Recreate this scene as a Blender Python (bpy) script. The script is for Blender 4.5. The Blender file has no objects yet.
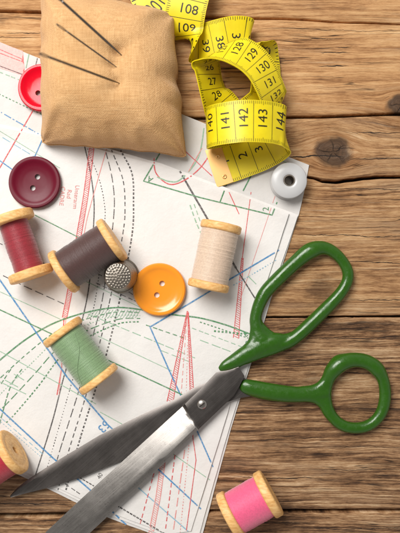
import bpy, bmesh, math, random
from mathutils import Vector, Matrix, noise as mn
random.seed(7)
scene = bpy.context.scene
COL = scene.collection
U = 0.0005            # metres per layout unit (1 unit = half a millimetre on the table)
H = 720.0             # camera height in layout units
CX, CY = 200.0, 266.5
R = math.radians

def at(px, py, z=0.0):
    """measured place on the table (x right, y down) -> world position in layout units"""
    k = (H - z) / H
    return Vector(((px - CX) * k, (CY - py) * k, z))
def n3(x, y, z=0.0):
    return mn.noise(Vector((x, y, z)))
def sstep(a, b, x):
    t = min(1, max(0, (x - a) / (b - a))); return t * t * (3 - 2 * t)
def lerp(a, b, t): return a + (b - a) * t

# ------------------------------------------------------------------ objects
def finish(o, smooth=True, angle=None):
    if smooth:
        for p in o.data.polygons: p.use_smooth = True
        if angle is not None:
            try: o.data.set_sharp_from_angle(angle=R(angle))
            except Exception: pass
    return o
def obj(name, verts, faces, mats, parent=None, smooth=True, angle=None, fm=None):
    """verts in layout units, world space; becomes ONE mesh object"""
    org = Vector((0, 0, 0))
    if parent is not None:
        org = ORG[parent.name]
    me = bpy.data.meshes.new(name)
    me.from_pydata([((Vector(v) - org) * U)[:] for v in verts], [], faces)
    if not isinstance(mats, (list, tuple)): mats = [mats]
    for m in mats: me.materials.append(m)
    if fm:
        for p, i in zip(me.polygons, fm): p.material_index = i
    me.update()
    bm = bmesh.new(); bm.from_mesh(me); bmesh.ops.recalc_face_normals(bm, faces=bm.faces); bm.to_mesh(me); bm.free()
    o = bpy.data.objects.new(name, me); COL.objects.link(o)
    if parent is not None: o.parent = parent
    ORG[o.name] = org
    return finish(o, smooth, angle)
ORG = {}
def tag(o, label=None, cat=None, group=None, kind=None):
    if label: o['label'] = label
    if cat: o['category'] = cat
    if group: o['group'] = group
    if kind: o['kind'] = kind
    return o
def thing(name, label, cat, loc, group=None):
    o = bpy.data.objects.new(name, None); COL.objects.link(o)
    o.empty_display_size = 0.005
    o.location = Vector(loc) * U
    ORG[o.name] = Vector(loc)
    return tag(o, label, cat, group)

def lathe(profile, center, axis, segs=64, closed=False, disp=None):
    """revolve (r, h) profile round axis through center"""
    ax = Vector(axis).normalized()
    a = ax.orthogonal().normalized(); b = ax.cross(a)
    V, F = [], []
    n = len(profile)
    for i in range(segs):
        t = 2 * math.pi * i / segs
        d = a * math.cos(t) + b * math.sin(t)
        for j, (r, h) in enumerate(profile):
            dr = disp(j, r, h, t) if disp else 0.0
            V.append(Vector(center) + ax * h + d * (r + dr))
    for i in range(segs):
        k = (i + 1) % segs
        for j in range(n - 1 + (1 if closed else 0)):
            j2 = (j + 1) % n
            F.append((i * n + j, i * n + j2, k * n + j2, k * n + j))
    return V, F
def tube(pts, radii, segs=14, closed=False, flat=1.0, caps=True):
    """tube through world points; flat scales the z half-height"""
    V, F = [], []
    n = len(pts)
    for i, p in enumerate(pts):
        if closed: t = pts[(i + 1) % n] - pts[i - 1]
        else: t = pts[min(i + 1, n - 1)] - pts[max(i - 1, 0)]
        t.normalize()
        up = Vector((0, 0, 1))
        if abs(t.z) > .95: up = Vector((0, 1, 0))
        s = t.cross(up).normalized(); u = s.cross(t).normalized()
        for k in range(segs):
            a = 2 * math.pi * k / segs
            V.append(p + s * (radii[i] * math.cos(a)) + u * (radii[i] * flat * math.sin(a)))
    for i in range(n if closed else n - 1):
        j = (i + 1) % n
        for k in range(segs):
            l = (k + 1) % segs
            F.append((i * segs + k, i * segs + l, j * segs + l, j * segs + k))
    if caps and not closed:
        F.append(tuple(range(segs))); F.append(tuple((n - 1) * segs + k for k in range(segs)))
    return V, F
def cat_rom(pts, per=8, closed=False):
    """Catmull-Rom through tuples of any length"""
    n = len(pts); out = []
    rng = n if closed else n - 1
    for i in range(rng):
        if closed: p0, p1, p2, p3 = pts[i - 1], pts[i], pts[(i + 1) % n], pts[(i + 2) % n]
        else: p0, p1, p2, p3 = pts[max(i - 1, 0)], pts[i], pts[i + 1], pts[min(i + 2, n - 1)]
        for k in range(per):
            t = k / per
            out.append(tuple(.5 * (2 * b + (c - a) * t + (2 * a - 5 * b + 4 * c - d) * t * t + (3 * b - a - 3 * c + d) * t ** 3)
                             for a, b, c, d in zip(p0, p1, p2, p3)))
    if not closed: out.append(tuple(pts[-1]))
    return out
def merge(*vf):
    V, F = [], []
    for v, f in vf:
        o = len(V); V += list(v); F += [tuple(i + o for i in q) for q in f]
    return V, F
def fuse(V, F, voxel=1.0, smooth=6):
    """voxel-fuse overlapping volumes into one skin"""
    me = bpy.data.meshes.new('tmp'); me.from_pydata([tuple(v) for v in V], [], F)
    bm = bmesh.new(); bm.from_mesh(me); bmesh.ops.recalc_face_normals(bm, faces=bm.faces); bm.to_mesh(me); bm.free()
    o = bpy.data.objects.new('tmp', me); COL.objects.link(o)
    m = o.modifiers.new('r', 'REMESH'); m.mode = 'VOXEL'; m.voxel_size = voxel
    s = o.modifiers.new('s', 'SMOOTH'); s.factor = .5; s.iterations = smooth
    dg = bpy.context.evaluated_depsgraph_get(); ev = o.evaluated_get(dg); em = ev.to_mesh()
    v = [x.co.copy() for x in em.vertices]; f = [tuple(p.vertices) for p in em.polygons]
    ev.to_mesh_clear(); bpy.data.objects.remove(o); bpy.data.meshes.remove(me)
    return v, f
TXT = {}
def text2d(s, size, bold=0.0, cuts=0):
    """outline letters as flat (x, y) verts + faces, centred"""
    key = (s, size, bold, cuts)
    if key in TXT: return TXT[key]
    c = bpy.data.curves.new('t', 'FONT'); c.body = s; c.size = size; c.offset = bold
    c.align_x = 'CENTER'; c.align_y = 'CENTER'; c.resolution_u = 4
    o = bpy.data.objects.new('t', c); COL.objects.link(o)
    dg = bpy.context.evaluated_depsgraph_get(); ev = o.evaluated_get(dg); me = ev.to_mesh()
    bm = bmesh.new(); bm.from_mesh(me); bmesh.ops.triangulate(bm, faces=bm.faces)
    bmesh.ops.remove_doubles(bm, verts=bm.verts, dist=1e-5)
    if cuts: bmesh.ops.subdivide_edges(bm, edges=[e for e in bm.edges if e.calc_length() > size * .22], cuts=cuts, use_grid_fill=False)
    bmesh.ops.triangulate(bm, faces=bm.faces)
    bm.verts.index_update()
    v = [(x.co.x, x.co.y) for x in bm.verts]; f = [tuple(q.index for q in p.verts) for p in bm.faces]
    bm.free(); ev.to_mesh_clear(); bpy.data.objects.remove(o); bpy.data.curves.remove(c)
    TXT[key] = (v, f)
    return v, f

# ------------------------------------------------------------------ materials
class NT:
    def __init__(s, name):
        s.m = bpy.data.materials.new(name); s.m.use_nodes = True
        s.t = s.m.node_tree; s.b = s.t.nodes['Principled BSDF']
    def N(s, kind, **kw):
        n = s.t.nodes.new(kind)
        for k, v in kw.items(): setattr(n, k, v)
        return n
    def put(s, sock, v):
        if isinstance(v, bpy.types.NodeSocket): s.t.links.new(v, sock)
        elif v is not None: sock.default_value = v
    def math(s, op, a, b=None, c=None, clamp=False):
        n = s.N('ShaderNodeMath', operation=op, use_clamp=clamp)
        s.put(n.inputs[0], a); s.put(n.inputs[1], b)
        if c is not None: s.put(n.inputs[2], c)
        return n.outputs[0]
    def add(s, a, b): return s.math('ADD', a, b)
    def sub(s, a, b): return s.math('SUBTRACT', a, b)
    def mul(s, a, b): return s.math('MULTIPLY', a, b)
    def div(s, a, b): return s.math('DIVIDE', a, b)
    def step(s, v, a, b, lo=0.0, hi=1.0):
        n = s.N('ShaderNodeMapRange', interpolation_type='SMOOTHSTEP')
        s.put(n.inputs['Value'], v)
        for i, q in zip((1, 2, 3, 4), (a, b, lo, hi)): s.put(n.inputs[i], q)
        return n.outputs[0]
    def vec(s, x, y, z=0.0):
        n = s.N('ShaderNodeCombineXYZ'); s.put(n.inputs[0], x); s.put(n.inputs[1], y); s.put(n.inputs[2], z); return n.outputs[0]
    def noise(s, v, scale=1.0, detail=2.0, rough=.5, dist=0.0):
        n = s.N('ShaderNodeTexNoise'); s.put(n.inputs['Vector'], v); n.inputs['Scale'].default_value = scale
        n.inputs['Detail'].default_value = detail; n.inputs['Roughness'].default_value = rough; n.inputs['Distortion'].default_value = dist
        return n.outputs['Fac']
    def mix(s, f, a, b, mode='MIX'):
        n = s.N('ShaderNodeMix', data_type='RGBA', blend_type=mode)
        s.put(n.inputs[0], f); s.put(n.inputs[6], a); s.put(n.inputs[7], b); return n.outputs[2]
    def ramp(s, f, stops):
        n = s.N('ShaderNodeValToRGB'); e = n.color_ramp.elements
        while len(e) < len(stops): e.new(.5)
        for q, (p, c) in zip(e, stops): q.position = p; q.color = (*c, 1)
        s.put(n.inputs[0], f); return n.outputs[0]
    def pos(s):
        """object coordinates in layout units, split"""
        tc = s.N('ShaderNodeTexCoord'); sc = s.N('ShaderNodeVectorMath', operation='SCALE'); sc.inputs['Scale'].default_value = 1 / U
        s.t.links.new(tc.outputs['Object'], sc.inputs[0])
        sp = s.N('ShaderNodeSeparateXYZ'); s.t.links.new(sc.outputs[0], sp.inputs[0])
        return sc.outputs[0], sp.outputs[0], sp.outputs[1], sp.outputs[2]
    def bump(s, h, strength=.3, dist=.5):
        n = s.N('ShaderNodeBump'); n.inputs['Strength'].default_value = strength; n.inputs['Distance'].default_value = dist * U
        s.put(n.inputs['Height'], h); s.t.links.new(n.outputs[0], s.b.inputs['Normal'])
    def set(s, **kw):
        for k, v in kw.items():
            k = {'col': 'Base Color', 'rough': 'Roughness', 'metal': 'Metallic', 'spec': 'Specular IOR Level', 'coat': 'Coat Weight',
                 'coatr': 'Coat Roughness', 'sheen': 'Sheen Weight', 'sss': 'Subsurface Weight', 'trans': 'Transmission Weight'}.get(k, k)
            if isinstance(v, tuple) and len(v) == 3: v = (*v, 1)
            s.put(s.b.inputs[k], v)
        return s.m
def srgb(r, g, b):
    f = lambda c: (c / 255 / 12.92) if c / 255 <= .04045 else ((c / 255 + .055) / 1.055) ** 2.4
    return (f(r), f(g), f(b))

KNOTS = [(333, 152, 17, 1.25), (402, 105, 13, 1.3), (-160, 60, 15, 1.3), (560, 410, 18, 1.3), (640, 60, 14, 1.2), (-210, 430, 16, 1.3)]
CRACKS = [(283, 345, 157, 1.3), (345, 430, 159, .9), (330, 356, 148, .7), (352, 404, 133, .7), (330, 412, 189, .5), (210, 300, 60, .5), (320, 350, 53, .8), (318, 349, 66, .9), (335, 352, 47, .5), (285, 345, 39, .45), (296, 402, 31, .35),
          (228, 330, 478, .7), (300, 420, 470, .6), (244, 330, 351, .5), (300, 400, 338, .6), (330, 420, 372, .6), (318, 420, 447, .45), (232, 300, 441, .5), (0, 60, 33, .6), (-20, 40, 37, .5), (-30, 70, 503, .8), (210, 320, 523, .7), (300, 420, 528, .6), (290, 420, 235, .6), (340, 420, 262, .6), (345, 420, 300, .7)]
def wood_table():
    w = NT('weathered_pine'); P, x, y, z = w.pos()
    X = w.add(x, CX); Y = w.sub(CY, y)
    at_ = w.N('ShaderNodeAttribute'); at_.attribute_name = 'plank'; pid = at_.outputs['Fac']
    at2 = w.N('ShaderNodeAttribute'); at2.attribute_name = 'tone'; tone = at2.outputs['Fac']
    psi = w.add(Y, w.mul(w.sub(w.noise(w.vec(w.mul(X, .0045), w.mul(Y, .014), pid), 1, 1), .5), 9))
    psi = w.add(psi, w.mul(w.sub(w.noise(w.vec(w.mul(X, .03), w.mul(Y, .06), pid), 1, 3), .5), 4))
    kmask = None; kdark = None; kring = None; halo = None
    for kx, ky, kr, el in KNOTS:
        dx = w.div(w.sub(X, kx), el); dy = w.sub(Y, ky)
        r2 = w.add(w.mul(dx, dx), w.mul(dy, dy))
        psi = w.sub(psi, w.div(w.mul(dy, kr * kr * .8), w.add(r2, kr * kr * .35)))
        r = w.math('SQRT', r2)
        rn = w.add(r, w.mul(w.sub(w.noise(w.vec(w.mul(X, .09), w.mul(Y, .09), 3.0), 1, 2), .5), 9))
        k = w.step(rn, kr * .68, kr * 1.08, 1.0, 0.0)
        hl = w.step(rn, kr * .9, kr * 2.0, 1.0, 0.0)
        rg = w.mul(w.sub(w.noise(w.vec(w.mul(rn, .55), w.mul(w.math('ARCTAN2', dy, dx), .35), kr), 1, 3, .6), .5), 3.0)
        ang = w.math('ARCTAN2', dy, dx)
        rad = w.math('ABSOLUTE', w.math('SINE', w.add(w.mul(ang, 2.5), w.mul(w.noise(w.vec(w.mul(X, .1), w.mul(Y, .1), kr), 1, 1), 2.4))))
        crk = w.mul(w.step(rad, .10, .30, 1.0, 0.0), w.step(rn, 1.0, kr * .95, 1.0, 0.0))
        kmask = k if kmask is None else w.math('MAXIMUM', kmask, k)
        halo = hl if halo is None else w.math('MAXIMUM', halo, hl)
        kdark = w.mul(crk, k) if kdark is None else w.math('MAXIMUM', kdark, w.mul(crk, k))
        kring = w.mul(rg, k) if kring is None else w.add(kring, w.mul(rg, k))
    broad = w.noise(w.vec(w.mul(X, .008), w.mul(psi, .05), w.mul(pid, 7.3)), 1, 5, .6)
    rings = w.noise(w.vec(w.mul(X, .0075), w.mul(psi, .30), w.mul(pid, 3.1)), 1, 6, .68)
    fine = w.noise(w.vec(w.mul(X, .032), w.mul(psi, .8), pid), 1, 5, .7)
    fibre = w.noise(w.vec(w.mul(X, .13), w.mul(psi, 2.1), pid), 1, 5, .75)
    mott = w.noise(w.vec(w.mul(X, .06), w.mul(Y, .12), pid), 1, 5, .7)
    # early / late wood lines
    g = w.add(w.add(w.mul(w.sub(rings, .5), 1.15), w.mul(w.sub(fine, .5), 1.0)), w.mul(w.sub(broad, .5), .8))
    g = w.add(g, w.mul(w.sub(mott, .5), .5))
    g = w.add(g, w.mul(w.sub(fibre, .5), .95))
    g = w.mul(g, w.add(.70, w.mul(tone, .8)))
    ridge = w.noise(w.vec(w.mul(X, .0048), w.mul(psi, .34), w.mul(pid, 5.7)), 1, 4, .6)
    g = w.add(g, w.mul(w.mul(w.sub(ridge, .5), tone), 1.6))
    base = w.ramp(w.add(g, .5), [(.10, srgb(98, 64, 38)), (.32, srgb(162, 115, 72)), (.50, srgb(202, 153, 103)), (.68, srgb(219, 175, 124)), (.92, srgb(236, 202, 158))])
    dk = w.ramp(w.add(g, .5), [(.10, srgb(46, 32, 23)), (.34, srgb(96, 68, 47)), (.54, srgb(142, 105, 74)), (.74, srgb(176, 137, 100)), (.96, srgb(212, 178, 140))])
    c = w.mix(tone, base, dk)
    # grey weathering drifting along the grain
    gw = w.step(w.noise(w.vec(w.mul(X, .007), w.mul(psi, .07), w.add(pid, 20.0)), 1, 4, .6), .50, .74)
    c = w.mix(w.mul(gw, .48), c, (*srgb(150, 122, 96), 1))
    # short dark checks that follow the grain
    ck = w.math('ABSOLUTE', w.sub(w.noise(w.vec(w.mul(X, .006), w.mul(psi, .21), w.add(pid, 41.0)), 1, 2, .5), .5))
    ckm = w.step(w.noise(w.vec(w.mul(X, .013), w.mul(psi, .06), w.add(pid, 60.0)), 1, 2, .5), .48, .62)
    ck = w.mul(w.step(ck, .004, .017, 1.0, 0.0), ckm)
        # pale worn streaks on the raised grain
    wr_ = w.mul(w.step(w.noise(w.vec(w.mul(X, .011), w.mul(psi, .42), w.add(pid, 33.0)), 1, 5, .7), .56, .72), w.step(w.noise(w.vec(w.mul(X, .02), w.mul(Y, .03), pid), 1, 3, .6), .4, .65))
    c = w.mix(w.mul(wr_, .55), c, (*srgb(222, 192, 156), 1))
    c = w.mix(w.mul(ck, .85), c, (*srgb(40, 25, 16), 1))
    # worn dark stain spots
    st = w.noise(w.vec(w.mul(X, .017), w.mul(psi, .03), w.add(pid, 80.0)), 1, 4, .65)
    c = w.mix(w.mul(w.step(st, .58, .75), .55), c, (*srgb(84, 60, 42), 1))
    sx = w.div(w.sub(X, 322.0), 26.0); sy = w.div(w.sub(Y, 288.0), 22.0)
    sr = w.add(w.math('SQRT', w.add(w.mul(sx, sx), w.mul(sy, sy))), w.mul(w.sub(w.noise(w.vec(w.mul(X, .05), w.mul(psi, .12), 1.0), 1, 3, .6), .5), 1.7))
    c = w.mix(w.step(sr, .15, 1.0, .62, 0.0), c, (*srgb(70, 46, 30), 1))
    # knots
    c = w.mix(w.mul(halo, .42), c, (*srgb(148, 98, 54), 1))
    kc = w.mix(w.step(kring, -1.0, 1.0), (*srgb(34, 25, 20), 1), (*srgb(92, 68, 50), 1))
    c = w.mix(w.mul(kmask, .92), c, kc)
    c = w.mix(w.mul(kdark, .95), c, (*srgb(28, 18, 13), 1))
    hgt = w.sub(w.add(w.mul(g, 1.0), w.mul(fibre, .25)), w.add(w.mul(ck, 1.2), w.mul(kdark, 1.5)))
    w.bump(hgt, .62, 1.5)
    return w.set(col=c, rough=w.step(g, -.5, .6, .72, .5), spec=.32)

def mat_paper(name='pattern_paper', k=1.0):
    w = NT(name); P, x, y, z = w.pos()
    f = w.noise(P, .035, 4, .6); f2 = w.noise(P, .9, 3, .6)
    c = w.mix(f, (*srgb(214 * k, 210 * k, 206 * k), 1), (*srgb(228 * k, 226 * k, 223 * k), 1))
    c = w.mix(w.mul(w.step(f2, .35, .7), .12), c, (*srgb(205, 196, 188), 1))
    w.bump(w.add(w.mul(f2, .5), w.mul(w.noise(P, .06, 4, .6), 4.0)), .35, .6)
    return w.set(col=c, rough=.62, spec=.3)
def mat_ink(name, rgb, strength=.85):
    w = NT(name); P, x, y, z = w.pos()
    f = w.step(w.noise(P, .55, 3, .7), .25, .6, strength * .62, strength)
    return w.set(col=w.mix(f, (*srgb(226, 220, 214), 1), (*srgb(*rgb), 1)), rough=.6, spec=.25)
def mat_plain(name, rgb, rough=.4, **kw):
    w = NT(name); P, x, y, z = w.pos()
    c = srgb(*rgb)
    f = w.noise(P, .12, 3, .6)
    col = w.mix(w.mul(f, .35), (*c, 1), (*[q * .78 for q in c], 1))
    return w.set(col=col, rough=w.add(rough - .05, w.mul(w.noise(P, .4, 3, .6), .1)), **kw)
def mat_tape():
    w = NT('yellow_tape'); P, x, y, z = w.pos()
    f = w.noise(P, .08, 3, .6)
    c = w.mix(f, (*srgb(214, 188, 8), 1), (*srgb(236, 218, 26), 1))
    w.bump(w.noise(P, 1.4, 2, .5), .08, .3)
    return w.set(col=c, rough=.42, spec=.4, coat=.12, coatr=.25)
def mat_linen():
    w = NT('tan_linen'); P, x, y, z = w.pos()
    jx = w.add(x, w.mul(w.noise(P, .12, 2, .5), 3.0)); jy = w.add(y, w.mul(w.noise(w.vec(y, x, z), .12, 2, .5), 3.0))
    a = w.math('SINE', w.mul(jx, 3.3)); b = w.math('SINE', w.mul(jy, 3.3))
    weave = w.mul(a, b)
    sl = w.noise(w.vec(w.mul(x, .04), w.mul(y, .9), z), 1, 3, .6); sv = w.noise(w.vec(w.mul(x, .9), w.mul(y, .04), z), 1, 3, .6)
    f = w.add(w.add(w.mul(w.sub(sl, .5), .95), w.mul(w.sub(sv, .5), .95)), .5)
    c = w.mix(f, (*srgb(176, 130, 82), 1), (*srgb(230, 188, 136), 1))
    c = w.mix(w.step(weave, .1, 1.0, 0.0, .13), c, (*srgb(140, 94, 52), 1))
    c = w.mix(w.mul(w.step(w.noise(P, .03, 3, .6), .45, .7), .25), c, (*srgb(186, 136, 84), 1))
    w.bump(w.add(w.mul(weave, .22), w.add(w.mul(sl, 1.2), w.mul(sv, 1.2))), .5, .9)
    return w.set(col=c, rough=.88, spec=.15, sheen=.15)
def mat_spoolwood():
    w = NT('turned_wood'); P, x, y, z = w.pos()
    g = w.noise(w.vec(w.mul(x, .12), w.mul(y, .5), w.mul(z, .5)), 1, 4, .6)
    c = w.mix(w.step(g, .3, .7), (*srgb(212, 158, 92), 1), (*srgb(238, 194, 130), 1))
    c = w.mix(w.mul(w.step(w.noise(P, .25, 3, .6), .5, .75), .35), c, (*srgb(192, 134, 72), 1))
    w.bump(g, .12, .5)
    return w.set(col=c, rough=.48, spec=.4)
def mat_thread(name, rgb, hi):
    w = NT(name); P, x, y, z = w.pos()
    f = w.noise(P, .55, 3, .7); f2 = w.noise(P, 2.2, 2, .6)
    c = w.mix(w.step(f, .3, .7), (*[q * .82 for q in srgb(*rgb)], 1), (*srgb(*rgb), 1))
    c = w.mix(w.mul(w.step(f2, .5, .8), .3), c, (*srgb(*hi), 1))
    w.bump(f2, .25, .5)
    return w.set(col=c, rough=.42, spec=.5, sheen=.45)
def mat_steel(name, rgb, rough, worn=.4, streak=(.02, 1.6)):
    w = NT(name); P, x, y, z = w.pos()
    # brushed along the blade (about 40 degrees)
    q = w.add(w.mul(x, .75), w.mul(y, .66)); t = w.sub(w.mul(y, .75), w.mul(x, .66))
    br = w.noise(w.vec(w.mul(q, streak[0]), w.mul(t, streak[1]), z), 1, 4, .65)
    bl = w.noise(P, .05, 5, .65)
    sp = w.noise(P, .7, 4, .7)
    c0 = srgb(*rgb)
    c = w.mix(w.step(bl, .3, .72), (*[v * .84 for v in c0], 1), (*c0, 1))
    c = w.mix(w.mul(w.step(sp, .56, .7), worn), c, (*srgb(74, 66, 58), 1))
    c = w.mix(w.mul(w.step(br, .48, .66), .26), c, (*[min(1, v * 1.5) for v in c0], 1))
    w.bump(w.add(br, w.mul(sp, .15)), .06, .4)
    return w.set(col=c, metal=1.0, rough=w.add(rough - .1, w.mul(w.add(br, bl), .12)))

M = dict(wood=wood_table(), paper=mat_paper(), tape=mat_tape(), linen=mat_linen(), spool=mat_spoolwood())
M['paper_under'] = mat_paper('under_paper', .945)
M['ink_black'] = mat_ink('black_ink', (40, 38, 42), .92); M['ink_red'] = mat_ink('red_ink', (206, 44, 52), .92)
M['ink_pink'] = mat_ink('pale_red_ink', (220, 92, 88), .75); M['ink_green'] = mat_ink('green_ink', (30, 122, 66), .92)
M['ink_pale'] = mat_ink('pale_green_ink', (84, 160, 116), .75); M['ink_blue'] = mat_ink('blue_ink', (20, 122, 178), .92)
M['ink_teal'] = mat_ink('pale_blue_ink', (72, 158, 190), .75); M['ink_tint'] = mat_ink('pink_tint', (246, 176, 170), .95)
M['ink_tape'] = mat_plain('tape_print', (34, 28, 10), .5)
M['dark'] = mat_plain('shadow_board', (34, 24, 17), .9)
def mat_enamel():
    w = NT('green_enamel'); P, x, y, z = w.pos()
    a = w.noise(P, .05, 4, .6); sc_ = w.noise(w.vec(w.mul(w.add(x, y), .05), w.mul(w.sub(x, y), 1.1), z), 1, 4, .7); sp = w.noise(P, 1.3, 3, .7)
    c = w.mix(a, (*srgb(36, 76, 12), 1), (*srgb(48, 94, 19), 1))
    c = w.mix(w.mul(w.step(sp, .62, .72), .35), c, (*srgb(76, 116, 48), 1))
    c = w.mix(w.mul(w.step(sc_, .66, .74), .3), c, (*srgb(96, 134, 70), 1))
    w.bump(w.add(w.mul(w.noise(P, .16, 3, .6), 2.2), w.mul(sp, .15)), .22, .6)
    return w.set(col=c, rough=w.step(w.noise(P, .22, 4, .7), .3, .75, .17, .42), spec=.5)
M['green'] = mat_enamel()
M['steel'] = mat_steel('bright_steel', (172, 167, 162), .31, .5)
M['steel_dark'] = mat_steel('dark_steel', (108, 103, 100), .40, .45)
M['needle'] = mat_steel('needle_steel', (112, 106, 100), .24, .1)
M['thimble'] = mat_steel('thimble_metal', (150, 142, 132), .36, .5, (.4, .4))
M['brass'] = mat_plain('brass_clip', (236, 188, 122), .42, metal=.8)
M['white'] = mat_plain('white_plastic', (192, 192, 192), .3)
M['white_thread'] = mat_thread('white_thread', (222, 220, 216), (240, 238, 234))
M['wine'] = mat_plain('wine_button', (98, 10, 34), .34, spec=.22)
M['scarlet'] = mat_plain('scarlet_button', (212, 4, 34), .17, spec=.3)
M['orange'] = mat_plain('orange_button', (243, 150, 40), .2, coat=.1, coatr=.1)

# ------------------------------------------------------------------ table
def interp(pl, x):
    if x <= pl[0][0]: return pl[0][1]
    for (a, b), (c, d) in zip(pl, pl[1:]):
        if x <= c:
            t = (x - a) / (c - a); return lerp(b, d, t * t * (3 - 2 * t))
    return pl[-1][1]
BND = [  # board joints: y along x, gap width along x
    ([(0, -330)], [(0, 2.5)]), ([(0, -205)], [(0, 2.5)]), ([(-300, -98), (800, -92)], [(0, 2.5)]),
    ([(-300, 8), (0, 11), (42, 12), (170, 15.5), (205, 17.5), (280, 18.5), (355, 22.5), (420, 24.5), (800, 26)], [(0, 2.8), (210, 2.6), (300, 2.0), (360, 1.5), (420, 1.1)]),
    ([(-300, 122), (200, 118), (300, 117), (400, 114), (800, 112)], [(0, 2.6), (300, 2.4), (400, 3.0)]),
    ([(-300, 168), (200, 172), (296, 173), (312, 178), (325, 181.5), (336, 182), (350, 180), (366, 178), (382, 177), (400, 177), (470, 181), (560, 176), (800, 180)], [(0, 2.6), (310, 2.2), (330, 3.6), (380, 3.2), (420, 2.6)]),
    ([(-300, 318), (270, 317.5), (400, 316.5), (800, 315)], [(0, 1.8), (330, 1.5), (420, 1.9)]),
    ([(-300, 518), (0, 516), (60, 515), (230, 511.5), (400, 511), (800, 508)], [(0, 4.4), (40, 4.0), (230, 3.2), (400, 3.6)]),
    ([(0, 640)], [(0, 3)]), ([(0, 750)], [(0, 3)]), ([(0, 860)], [(0, 3)]),
]
TONE = [.2, .2, .05, .05, .40, .40, .78, .80, .6, .5]
def build_table():
    V, F, pidv, tonev = [], [], [], []
    nx = 300; x0, x1 = -480.0, 880.0
    for k in range(len(BND) - 1):
        (b0, w0), (b1, w1) = BND[k], BND[k + 1]
        base = len(V); rows = None
        for i in range(nx + 1):
            x = lerp(x0, x1, i / nx)
            j0 = n3(x * .03, k * 9.1) * .9 + n3(x * .15, k * 5.7) * .45
            j1 = n3(x * .03, k * 4.3 + 70) * .9 + n3(x * .15, k * 3.9 + 50) * .45
            ya = interp(b0, x) + interp(w0, x) * .5 + .35 * j0; yb = interp(b1, x) - interp(w1, x) * .5 + .35 * j1
            lift = .25 * n3(x * .01, k * 3.0)
            prof = [(ya, -14), (ya, -2.2), (ya + .35, -1.0), (ya + 1.0, -.35), (ya + 2.4, 0)]
            prof += [(lerp(ya + 2.4, yb - 2.4, q / 6), 0) for q in range(1, 6)]
            prof += [(yb - 2.4, 0), (yb - 1.0, -.35), (yb - .35, -1.0), (yb, -2.2), (yb, -14)]
            rows = len(prof)
            for yy, zz in prof:
                V.append((x - CX, CY - yy, zz + min(0, lift) * .4)); pidv.append(k * 1.37 + .5); tonev.append(TONE[k])
        for i in range(nx):
            for r in range(rows - 1):
                a = base + i * rows + r
                F.append((a, a + rows, a + rows + 1, a + 1))
    fm = [0] * len(F); nv = len(V)
    for cx0, cx1, cy, wd in CRACKS:      # long checks that have opened along the grain
        m = int((cx1 - cx0) / 1.5); base = len(V)
        for i in range(m + 1):
            t = i / m; x = lerp(cx0, cx1, t)
            y = cy + 2.4 * n3(x * .02, cy * 1.7) + .9 * n3(x * .12, cy * 2.3) + .5 * n3(x * .5, cy)
            h = wd * .62 * (1 - abs(2 * t - 1) ** 2.5) * (.55 + .9 * abs(n3(x * .16, cy * .9, 4))) + .03
            V += [(x - CX, CY - y - h, .045), (x - CX, CY - y + h, .045)]
        for i in range(m): F.append((base + 2 * i, base + 2 * i + 2, base + 2 * i + 3, base + 2 * i + 1)); fm.append(1)
    pidv += [0.0] * (len(V) - nv); tonev += [0.0] * (len(V) - nv)
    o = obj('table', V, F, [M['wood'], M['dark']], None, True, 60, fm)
    for nm, dat in (('plank', pidv), ('tone', tonev)):
        l = o.data.attributes.new(nm, 'FLOAT', 'POINT'); l.data.foreach_set('value', dat)
    tag(o, 'weathered brown pine boards with dark gaps under all the sewing things', 'table', kind='structure')
    c = [(-480 - CX, CY + 330), (880 - CX, CY + 330), (880 - CX, CY - 860), (-480 - CX, CY - 860)]
    u = obj('under_board', [(a, b, -14.5) for a, b in c] + [(a, b, -26) for a, b in c],
            [(0, 1, 2, 3), (4, 5, 6, 7), (0, 1, 5, 4), (1, 2, 6, 5), (2, 3, 7, 6), (3, 0, 4, 7)], M['dark'], o, False)
build_table()

# ------------------------------------------------------------------ folded pattern sheet
def edge_x(y): return 297 - .314 * (y - 215)
def inside(poly, x, y):
    c = False; n = len(poly); j = n - 1
    for i in range(n):
        xi, yi = poly[i]; xj, yj = poly[j]
        if (yi > y) != (yj > y) and x < (xj - xi) * (y - yi) / (yj - yi) + xi: c = not c
        j = i
    return c
BOT = [(202, 552), (168, 540), (130, 526), (104, 516), (75, 502), (34, 482), (-30, 452), (-90, 424)]
L0 = [(-90, 8), (0, 42), (90, 79), (178, 112.5), (250, 142), (309, 165), (305, 188), (299, 214), (edge_x(300) + .5, 300), (edge_x(430) + 1, 430), (202, 536)] + BOT[1:]
L1 = [(-90, 96), (0, 124), (80, 141), (160, 163), (230, 189), (298, 215), (edge_x(300) - 1.5, 300), (edge_x(430) - 1, 430), (199, 535)] + [(a + 1, b - 2.5) for a, b in BOT[1:]]
L2 = [(-90, 99), (0, 127), (80, 144), (160, 166), (228, 190.5), (289, 213.5), (edge_x(300) - 9.5, 300), (edge_x(430) - 7, 430), (191, 531)] + [(a, b - 6) for a, b in BOT[1:]]
LAY = [L0, L1, L2]; ZB = [1.3, 2.7, 4.1]
def pz(layer, x, y):
    w = .7 * n3(x * .012, y * .012, 1.0) + .32 * n3(x * .035, y * .03, 5.0)
    e = 0.0
    if layer >= 1:
        te = interp([(-90, 98), (0, 126), (80, 143), (160, 165), (229, 190), (298, 215)], x); e += 2.4 * math.exp(-((y - te) / 9.0) ** 2)
    if layer == 2: e += .9 * math.exp(-((x - edge_x(y) + 8) / 14.0) ** 2) * (.4 + n3(y * .02, 3.0))   # curling right fold
    if layer == 0: e += .8 * n3(x * .02, y * .02, 9.0) * sstep(150, 110, y - .3 * x + 50)
    return ZB[layer] + w + max(-.5, e)
def top_layer(x, y):
    for l in (2, 1, 0):
        if inside(LAY[l], x, y): return l
    return None
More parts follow.
